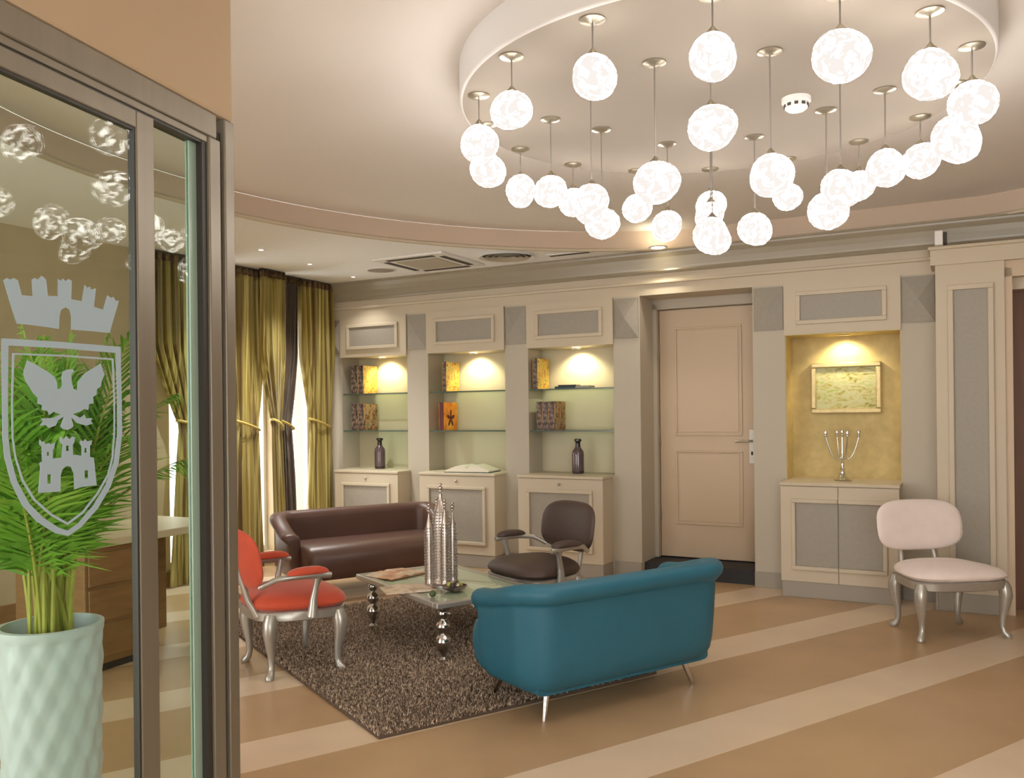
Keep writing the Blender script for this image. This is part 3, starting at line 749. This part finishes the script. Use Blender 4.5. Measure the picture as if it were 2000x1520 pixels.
etch('shield_line', [t0, t1])
eagle = [(245, 800), (320, 840), (430, 905), (490, 950), (515, 1010), (515, 1060), (545, 1055), (560, 1020), (552, 960), (565, 905), (600, 885), (650, 880), (668, 900), (640, 930), (645, 1000), (662, 1060), (692, 1072), (700, 1000), (760, 920), (840, 870), (905, 830), (940, 930), (915, 990), (905, 1040), (872, 1060), (870, 1110), (838, 1130), (840, 1190), (800, 1195), (795, 1250), (755, 1240), (720, 1265), (655, 1285), (720, 1320), (760, 1290), (775, 1325), (830, 1320), (815, 1350), (835, 1370), (775, 1390), (690, 1365), (640, 1315), (662, 1395), (630, 1420), (600, 1428), (565, 1420), (542, 1395), (575, 1305), (520, 1345), (500, 1390), (435, 1410), (410, 1385), (355, 1392), (385, 1350), (370, 1325), (480, 1320), (545, 1288), (480, 1265), (440, 1295), (425, 1255), (375, 1250), (378, 1205), (335, 1190), (340, 1140), (300, 1100), (270, 1050), (230, 990), (210, 920), (228, 850)]
etch('eagle', [ca(eagle)])
castle = [(390, 960), (412, 700), (400, 650), (430, 640), (425, 480), (400, 465), (405, 410), (430, 440), (450, 430), (462, 460), (500, 450), (520, 462), (562, 440), (555, 500), (540, 520), (540, 610), (590, 600), (628, 600), (640, 470), (610, 430), (615, 380), (650, 410), (680, 375), (710, 410), (740, 380), (768, 390), (760, 440), (742, 470), (748, 570), (790, 570), (832, 580), (835, 480), (815, 450), (825, 420), (850, 432), (872, 405), (892, 432), (942, 420), (935, 460), (920, 480), (920, 590), (960, 600), (990, 880), (830, 900), (760, 925), (755, 760), (722, 690), (680, 685), (640, 715), (620, 780), (620, 945)]
def rect(x0, x1, y0, y1): return [(x0, y0), (x1, y0), (x1, y1), (x0, y1)]
etch('castle', [cb(castle), cb(rect(676, 704, 475, 530)), cb(rect(480, 500, 540, 580)), cb(rect(864, 886, 500, 548)), cb(rect(484, 520, 770, 862)), cb(rect(866, 902, 728, 812))])

# ------------------------------------------------------------------ potted palm behind the glass
pp = empty('potted_palm')
a_, b_ = ray(100, 1222); PY = 2.85
pp.location = (a_*PY, PY, 0); tag(pp, 'green areca palm in a tall pale faceted pot behind the glass', 'potted plant')
NR, NS = 72, 160; mb = MB(); rings = []
def facet(th, z):                              # long diamonds: ridges where the two slanted families cross
    a, b = th*13/(2*pi), z/.17
    return abs((a+b) % 1-.5) + abs((a-b) % 1-.5)
for j in range(NR+1):
    z = .708*j/NR; R0 = .150+.009*(j/NR); k_ = .011*(1 if .02 < z < .69 else 0)
    rings.append([((R0-k_*facet(2*pi*k/NS, z))*math.cos(2*pi*k/NS), (R0-k_*facet(2*pi*k/NS, z))*math.sin(2*pi*k/NS), z) for k in range(NS)])
for r, z in ((.160, .712), (.160, .722), (.146, .724), (.144, .66), (.001, .655)):
    rings.append([(r*math.cos(2*pi*k/NS), r*math.sin(2*pi*k/NS), z) for k in range(NS)])
mb.loft(rings, True, False); mb.obj('pot', M['pot'], pp, True)
MB().lathe([(.001, .672), (.08, .68), (.1435, .668)], 28, cap=False).obj('soil', M['soil'], pp, True)
rnd = random.Random(21)
for i in range(36):
    az = rnd.uniform(0, 2*pi); lean = rnd.uniform(.03, .50) if i > 6 else rnd.uniform(.02, .15); H = rnd.uniform(.70, 1.22)
    bx_, by_ = rnd.gauss(0, .03), rnd.gauss(0, .03)
    n = 22; pts = []
    for k in range(n+1):
        t = k/n; r = lean*(t**1.7)*1.0; z = .66 + H*(t - .22*lean*2*t**3)
        pts.append(Vector((bx_+r*math.cos(az), by_+r*math.sin(az), z)))
    mbs = MB().tube(pts, [lerp(.0075, .0015, k/n) for k in range(n+1)], 5)
    st = mbs.obj('frond_stem', M['stem'], pp, True)
    lm = MB(); side = Vector((-math.sin(az), math.cos(az), 0))
    start = int(n*.36)
    for k in range(start, n+1):
        for half in (0, .5):
            kk = min(k, n-1); p = pts[kk].lerp(pts[kk+1], half); d = (pts[kk+1]-pts[kk]).normalized()
            t = (k+half-start)/(n-start)
            ln = (.24*math.sin(pi*min(1, .22+.78*t)) + .05)*rnd.uniform(.8, 1.1)
            for sg in (-1, 1):
                dr = (side*sg*(.95-.45*t) + d*(.55+.5*t) + Vector((0, 0, rnd.uniform(-.05, .12)))).normalized()
                w = .0065; wv = d.cross(dr).cross(dr).normalized()*w
                q1 = p+dr*ln*.45+Vector((0, 0, -.01)); q2 = p+dr*ln+Vector((0, 0, -.045-.05*rnd.random()))
                lm.add([p-wv*.4, p+wv*.4, q1+wv, q1-wv, q2], [(0, 1, 2, 3), (3, 2, 4)])
    me = bpy.data.meshes.new('leaflets'); me.from_pydata(lm.v, [], lm.f)
    link('leaflets', me, M['leaf'], st)

# ------------------------------------------------------------------ desk seen through the glass
dk = empty('desk', (-2.33, 4.66, 0), math.atan2(.87, .42)); tag(dk, 'brown wooden desk with pale top seen through the glass door', 'desk')
MB().box(-.02, 1.05, -.03, .62, .69, .735).obj('top', M['desktop'], dk, False, .004)
MB().box(0, .36, 0, .58, .04, .69).obj('pedestal', M['desk'], dk, False, .004)
for z in (.08, .28, .48): MB().box(.02, .34, -.012, 0, z, z+.18).obj('drawer', M['desk'], dk, False, .003)
MB().box(.93, 1.0, .02, .09, 0, .69).obj('leg', M['desk'], dk, False, .003)
MB().box(.93, 1.0, .49, .56, 0, .69).obj('leg', M['desk'], dk, False, .003)
MB().box(.36, .93, .50, .52, .25, .69).obj('modesty_panel', M['black'], dk)
MB().box(0.01, .35, .01, .57, 0, .04).obj('plinth', M['black'], dk)

# ------------------------------------------------------------------ rug
RC = Vector((-.59, 3.707)); rug = empty('shag_rug', (RC.x, RC.y, .0012), math.atan2(A2.y, A2.x)); tag(rug, 'dark brown shag rug under the coffee table', 'rug')
RW, RL = 1.62, 2.52
MB().box(0, RW, 0, RL, 0, .014).obj('backing', M['rugbase'], rug, False, .004)
rnd = random.Random(4); vs_, fs = [], []
for i in range(60000):
    x, y = rnd.uniform(.0, RW), rnd.uniform(.0, RL); a = rnd.uniform(0, 2*pi); h = rnd.uniform(.012, .028); l = rnd.uniform(.004, .020); b = rnd.uniform(0, 2*pi)
    w = .0035; n = len(vs_)
    vs_ += [(x-w*math.cos(a), y-w*math.sin(a), .012), (x+w*math.cos(a), y+w*math.sin(a), .012), (x+l*math.cos(b), y+l*math.sin(b), .012+h)]
    fs.append((n, n+1, n+2))
me = bpy.data.meshes.new('pile'); me.from_pydata(vs_, [], fs); pl = link('pile', me, M['pile'], rug); pl['kind'] = 'stuff'

# ------------------------------------------------------------------ sofas
def sofa(C, F, W, m, label, za, zb=.64, ya=.10, z=0.0):
    e = empty('sofa', (C[0], C[1], z), facing(F)); tag(e, label, 'sofa')
    Db, rc = .335, .17; path = []
    def seg(p, q, n, nrm):
        for k in range(n): t = k/n; path.append((lerp(p[0], q[0], t), lerp(p[1], q[1], t), nrm[0], nrm[1]))
    def arc(cx, cy, a0, a1, n):
        for k in range(n): a = lerp(a0, a1, k/n); path.append((cx+rc*math.cos(a), cy+rc*math.sin(a), math.cos(a), math.sin(a)))
    seg((-W, ya), (-W, -Db+rc), 5, (-1, 0)); arc(-W+rc, -Db+rc, pi, 1.5*pi, 9)
    seg((-W+rc, -Db), (W-rc, -Db), 10, (0, -1)); arc(W-rc, -Db+rc, 1.5*pi, 2*pi, 9)
    seg((W, -Db+rc), (W, ya), 5, (1, 0)); path.append((W, ya, 1, 0))
    prof = [(-.20, .122), (-.13, .124), (-.085, .136), (-.05, .160), (-.03, .195), (-.018, .25), (-.008, .36), (0, .50), (.003, .545), (.020, .556), (.036, .575), (.042, .600), (.034, .624), (.012, .639), (-.025, .642), (-.062, .634), (-.086, .612), (-.094, .58), (-.098, .50), (-.108, .36), (-.12, .20)]
    def ring(x, y, nx, ny, k=1.0):
        t = smooth01((y+Db-.05)/(ya+Db-.05)); zr = lerp(zb, za, t)
        co, cz = -.04, .40
        out = []
        for o, z in prof:
            o, z = co+(o-co)*k, cz+(z-cz)*(k if k == 1 else lerp(1, k, .6))
            z = .122+(z-.122)*(zr-.122)/.52
            out.append((x+nx*o, y+ny*o, z))
        return out
    rings = []
    x, y, nx, ny = path[0]
    for dy, k in ((.030, .55), (.024, .80), (.012, .94)): rings.append(ring(x, y+dy, nx, ny, k))
    rings += [ring(*p) for p in path]
    x, y, nx, ny = path[-1]
    for dy, k in ((.012, .94), (.024, .80), (.030, .55)): rings.append(ring(x, y+dy, nx, ny, k))
    MB().loft(rings).obj('shell', m, e, True)
    # piping under the rolled rim
    MB().tube([(p[0]+p[2]*.006, p[1]+p[3]*.006, .122+(.548-.122)*(lerp(zb, za, smooth01((p[1]+Db-.05)/(ya+Db-.05)))-.122)/.52) for p in path], .006, 6).obj('piping', m, e, True)
    # bull-nosed seat
    sx = W-.085
    sp = [(-.26, .13), (.20, .13), (.27, .145), (.325, .185), (.35, .25), (.345, .32), (.315, .375), (.26, .405), (.18, .415), (-.26, .40)]
    rr = []
    for xx, k in ((-sx, .90), (-sx+.015, .97), (-sx+.05, 1), (0, 1), (sx-.05, 1), (sx-.015, .97), (sx, .90)):
        rr.append([(xx, -.26+(yy+.26)*k if yy > 0 else yy, .27+(zz-.27)*k) for yy, zz in sp])
    MB().loft(rr).obj('seat', m, e, True)
    for sx_, sy in ((-1, -1), (1, -1), (-1, 1), (1, 1)):
        x0, y0 = sx_*(W-.20), sy*.175; x1, y1 = sx_*(W-.15), sy*.215
        MB().tube([(x0, y0, .165), (x1, y1, .004), (x1, y1, 0)], [.020, .011, .010], 10).obj('leg', M['chrome'], e, True)
    return e
fT = Vector((-B2.x, -B2.y))
sofa((.405, 4.347), fT, .62, M['teal'], 'teal leather tub sofa with rolled rim and slanted chrome feet', .575, .645)
sofa((-1.19, 7.05), B2, .715, M['brown'], 'dark brown leather tub sofa in front of the curtains', .50, .635, .12)

# ------------------------------------------------------------------ chairs
def pad_rings(w, h, tf, tb, ex, nseg=36, steps=7):
    """rounded pad outline (w, h half sizes) with front bulge tf and back bulge tb: rings of (x, z, y)"""
    out = []
    def outline(k):
        pts = []
        for i in range(nseg):
            a = 2*pi*i/nseg; c, s = math.cos(a), math.sin(a)
            pts.append((math.copysign(abs(c)**(2/ex), c)*w*k, math.copysign(abs(s)**(2/ex), s)*h*k))
        return pts
    ks = [math.sin(pi/2*j/steps) for j in range(steps+1)]
    for j in range(steps+1):
        k = max(ks[j], .02); y = tf*math.sqrt(max(0, 1-min(1, k)**2.6)) + 0
        out.append([(x, z, y) for x, z in outline(k)])
    for j in range(steps-1, -1, -1):
        k = max(ks[j], .02); out.append([(x, z, -tb*math.sqrt(max(0, 1-k**2.6))) for x, z in outline(k)])
    return out
def chair(C, F, fab, label, arms, z=0.0, wscale=1.0):
    e = empty('armchair' if arms else 'side_chair', (C[0], C[1], z), facing(F)); tag(e, label, 'chair')
    ws = wscale
    # seat: wide in front
    def seatmap(x, yy): return x*(1+.16*yy/.24)
    rings = pad_rings(.285*ws, .265, .088 if arms else .068, .05, 3.2)
    MB().loft([[(seatmap(x, y_), y_+.015, .385+t) for x, y_, t in r] for r in rings]).obj('seat', fab, e, True)
    nseg = 36; ap = []
    for k, zz in ((.93, .305), (.96, .31), (.97, .352), (.93, .362)):
        ap.append([(seatmap(.285*ws*k*math.copysign(abs(math.cos(a))**(2/3.2), math.cos(a)), .265*k*math.copysign(abs(math.sin(a))**(2/3.2), math.sin(a))), .265*k*math.copysign(abs(math.sin(a))**(2/3.2), math.sin(a))+.015, zz) for a in [2*pi*i/nseg for i in range(nseg)]])
    MB().loft(ap).obj('seat_rail', M['silver'], e, True)
    # cabriole legs
    for sx, sy, x0, y0 in ((-1, 1, -.255, .19), (1, 1, .255, .19), (-1, -1, -.20, -.165), (1, -1, .20, -.165)):
        x0 *= ws; ox, oy = sx*.75, sy*.65
        pth = [(0, .34, .028), (.012, .30, .034), (.018, .26, .033), (.012, .20, .026), (.000, .13, .018), (-.004, .07, .0145), (.006, .035, .016), (.022, .018, .020), (.030, .008, .020), (.032, 0, .016)]
        MB().tube([(x0+ox*o, y0+oy*o, zz) for o, zz, r in pth], [r*1.2 for o, zz, r in pth], 10).obj('leg', M['silver'], e, True)
    # backrest: curved pad, leaning back
    rings = pad_rings(.295*ws, .165, .044, .034, 3.2)
    def bm_(x, zz, t):
        y = -.265 + .55*x*x - .16*(zz+.165) + t*1.0
        return (x*.98, y, .642+zz)
    MB().loft([[bm_(*p) for p in r] for r in rings]).obj('backrest', fab, e, True)
    for sx in (-1, 1):
        MB().tube([(sx*.13*ws, -.215, .33), (sx*.115*ws, -.262, .42), (sx*.105*ws, -.29, .52), (sx*.10*ws, -.315, .60)], [.022, .017, .016, .015], 8).obj('back_post', M['silver'], e, True)
    if arms:
        for sx in (-1, 1):
            MB().tube([(sx*.23*ws, -.235, .50), (sx*.285*ws, -.16, .545), (sx*.315*ws, -.06, .555), (sx*.325*ws, .09, .552), (sx*.325*ws, .125, .545)], [.014, .016, .018, .020, .016], 10).obj('arm', M['silver'], e, True)
            MB().tube([(sx*.315*ws, .06, .545), (sx*.305*ws, .05, .50), (sx*.30*ws, .035, .42), (sx*.295*ws, .03, .33)], [.026, .016, .020, .032], 10).obj('arm_post', M['silver'], e, True)
            r2 = pad_rings(.038, .115, .036, .006, 3.0, 20, 5)
            MB().loft([[(sx*.318*ws+x, y_+.0, .567+t) for x, y_, t in r] for r in r2]).obj('arm_pad', fab, e, True)
    return e
o_ch = chair((-1.27, 4.836), A2, M['orange'], 'orange velvet armchair with silver cabriole legs', True, .0)
b_ch = chair((.16, 5.68), (-A2.x, -A2.y), M['brownfab'], 'dark brown buttoned armchair with silver frame beside the coffee table', True, .0)
for x in (-.10, .02, .12):
    MB().lathe([(.001, .004), (.010, .003), (.012, 0)], 12).obj('button', M['black'], b_ch, True, loc=(x, -.265+.55*x*x-.16*.18+.034, .67)).rotation_euler = (-pi/2, 0, 0)
chair((2.71, 5.42), Vector((.12, -.993)), M['whitefab'], 'white upholstered armless chair with silver legs by the wall', False, .0, 1.04)

# ------------------------------------------------------------------ coffee table
TC = Vector((-.734, 5.195)); tb = empty('coffee_table', (TC.x, TC.y, .015), math.atan2(A2.y, A2.x)); tag(tb, 'low silver coffee table with mirrored top and turned ball legs', 'table')
# local x along A2 from the left edge, local y towards the brown sofa
TL, TW, TZ = .56, .72, .345
for q in ((0, TW, -TL, -TL+.05), (0, TW, TL-.05, TL), (0, .05, -TL+.05, TL-.05), (TW-.05, TW, -TL+.05, TL-.05)):
    MB().box(q[0], q[1], q[2], q[3], TZ-.032, TZ).obj('top_frame', M['silver'], tb, False, .006)
MB().box(.05, TW-.05, -TL+.05, TL-.05, TZ-.026, TZ-.008).obj('under_panel', M['tableinner'], tb)
MB().box(.05, TW-.05, -TL+.05, TL-.05, TZ-.008, TZ-.001).obj('glass_top', M['mirror'], tb)
tprof = [(.018, 0), (.030, .004), (.030, .012), (.014, .024), (.016, .04), (.030, .062), (.040, .085), (.044, .110), (.036, .135), (.018, .150), (.024, .160), (.036, .175), (.041, .195), (.034, .215), (.016, .228), (.014, .236), (.024, .246), (.030, .262), (.028, .280), (.016, .292), (.022, .302), (.030, .313)]
for x, y in ((.085, -TL+.085), (.085, TL-.085), (TW-.085, -TL+.085), (TW-.085, TL-.085)):
    MB().lathe(tprof, 24, (x, y, 0)).obj('leg', M['chrome'], tb, True)
TT = .015+TZ
def on_table(name, u, v, label, cat, rz=0): e = empty(name, at_h(u, v, TT), rz); tag(e, label, cat); return e
def magazine(u, v, w, d, rz, m, label):
    e = on_table('magazine', u, v, label, 'magazine', rz)
    for sg in (-1, 1):
        pr = [(0, .001), (0, .010), (.03, .016), (w*.4, .012), (w, .005), (w, .001)]
        mb = MB(); mb.loft([[(sg*x, y, z) for x, z in pr] for y in (-d/2, d/2)]); mb.obj('page', m, e)
magazine(775, 1122, .17, .25, .9, M['print'], 'open magazine with brown pictures on the coffee table')
magazine(796, 1152, .15, .22, .35, M['printb'], 'open magazine with pale pages at the foot of the silver tower')
dsh = on_table('bowl', 888, 1154, 'small dark patterned bowl on the coffee table', 'bowl')
MB().lathe([(.03, 0), (.06, .012), (.078, .03), (.074, .032), (.055, .018), (.001, .01)], 24, cap=False).obj('dish', M['spine'], dsh, True)
for k in range(6):
    a = k*1.1; MB().lathe([(.002, -.018), (.013, -.012), (.018, 0), (.013, .012), (.002, .018)], 10, (.032*math.cos(a), .032*math.sin(a), .035)).obj('pebble', (M['stem'], M['dark'], M['nickel'])[k % 3], dsh, True)
bl = on_table('ornament_ball', 845, 1167, 'small dark green ball by the corner of the coffee table', 'ornament')
MB().lathe([(.003, .001), (.016, .008), (.021, .021), (.016, .034), (.003, .041)], 14).obj('ball', mat('green_glaze', (74, 88, 54), .3), bl, True)
# beaded silver towers
tw = on_table('tower_sculpture', 862, 1141, 'beaded silver sculpture of clustered pointed towers on the coffee table', 'sculpture', .4)
def bead(mb, x, y, z, r):
    v = [(x+r, y, z), (x-r, y, z), (x, y+r, z), (x, y-r, z), (x, y, z+r), (x, y, z-r)]
    mb.add(v, [(0, 2, 4), (2, 1, 4), (1, 3, 4), (3, 0, 4), (2, 0, 5), (1, 2, 5), (3, 1, 5), (0, 3, 5)])
def tower(cx, cy, R, H, ncol):
    pr = [(R*1.08, 0), (R*1.08, .012), (R, .016)]
    def rad(t): return R*(1 if t < .60 else .20+.80*max(0, math.cos(min(1, (t-.60)/.34)*pi/2))**.85)
    pr += [(rad(k/20), H*(.03+.94*k/20)) for k in range(1, 21)]
    t = MB().lathe(pr, 20, (cx, cy, .012)).obj('tower', M['tower'], tw, True)
    mb = MB(); rows = int(H/.019)
    for j in range(1, rows):
        q = j/rows; r = rad(q)
        if q > .80: continue
        for k in range(ncol):
            a = 2*pi*k/ncol; bead(mb, cx+r*math.cos(a), cy+r*math.sin(a), .012+H*(.03+.94*q), .0075)
    b = mb.obj('beading', M['silver'], t); b['kind'] = 'stuff'
    for zz, rr in ((H+.004, .011), (H+.022, .014), (H+.042, .010)):
        mb = MB().lathe([(.003, -rr*.8), (rr, -rr*.3), (rr, rr*.3), (.003, rr*.8)], 12, (cx, cy, .012+zz)).obj('finial', M['tower'], t, True)
MB().lathe([(.115, 0), (.115, .008), (.10, .012)], 30).obj('base', M['tower'], tw, True)
tower(0, 0, .056, .56, 16)
for k in range(4):
    a = k*pi/2; tower(.076*math.cos(a), .076*math.sin(a), .027, .44 if k % 2 == 0 else .47, 8)
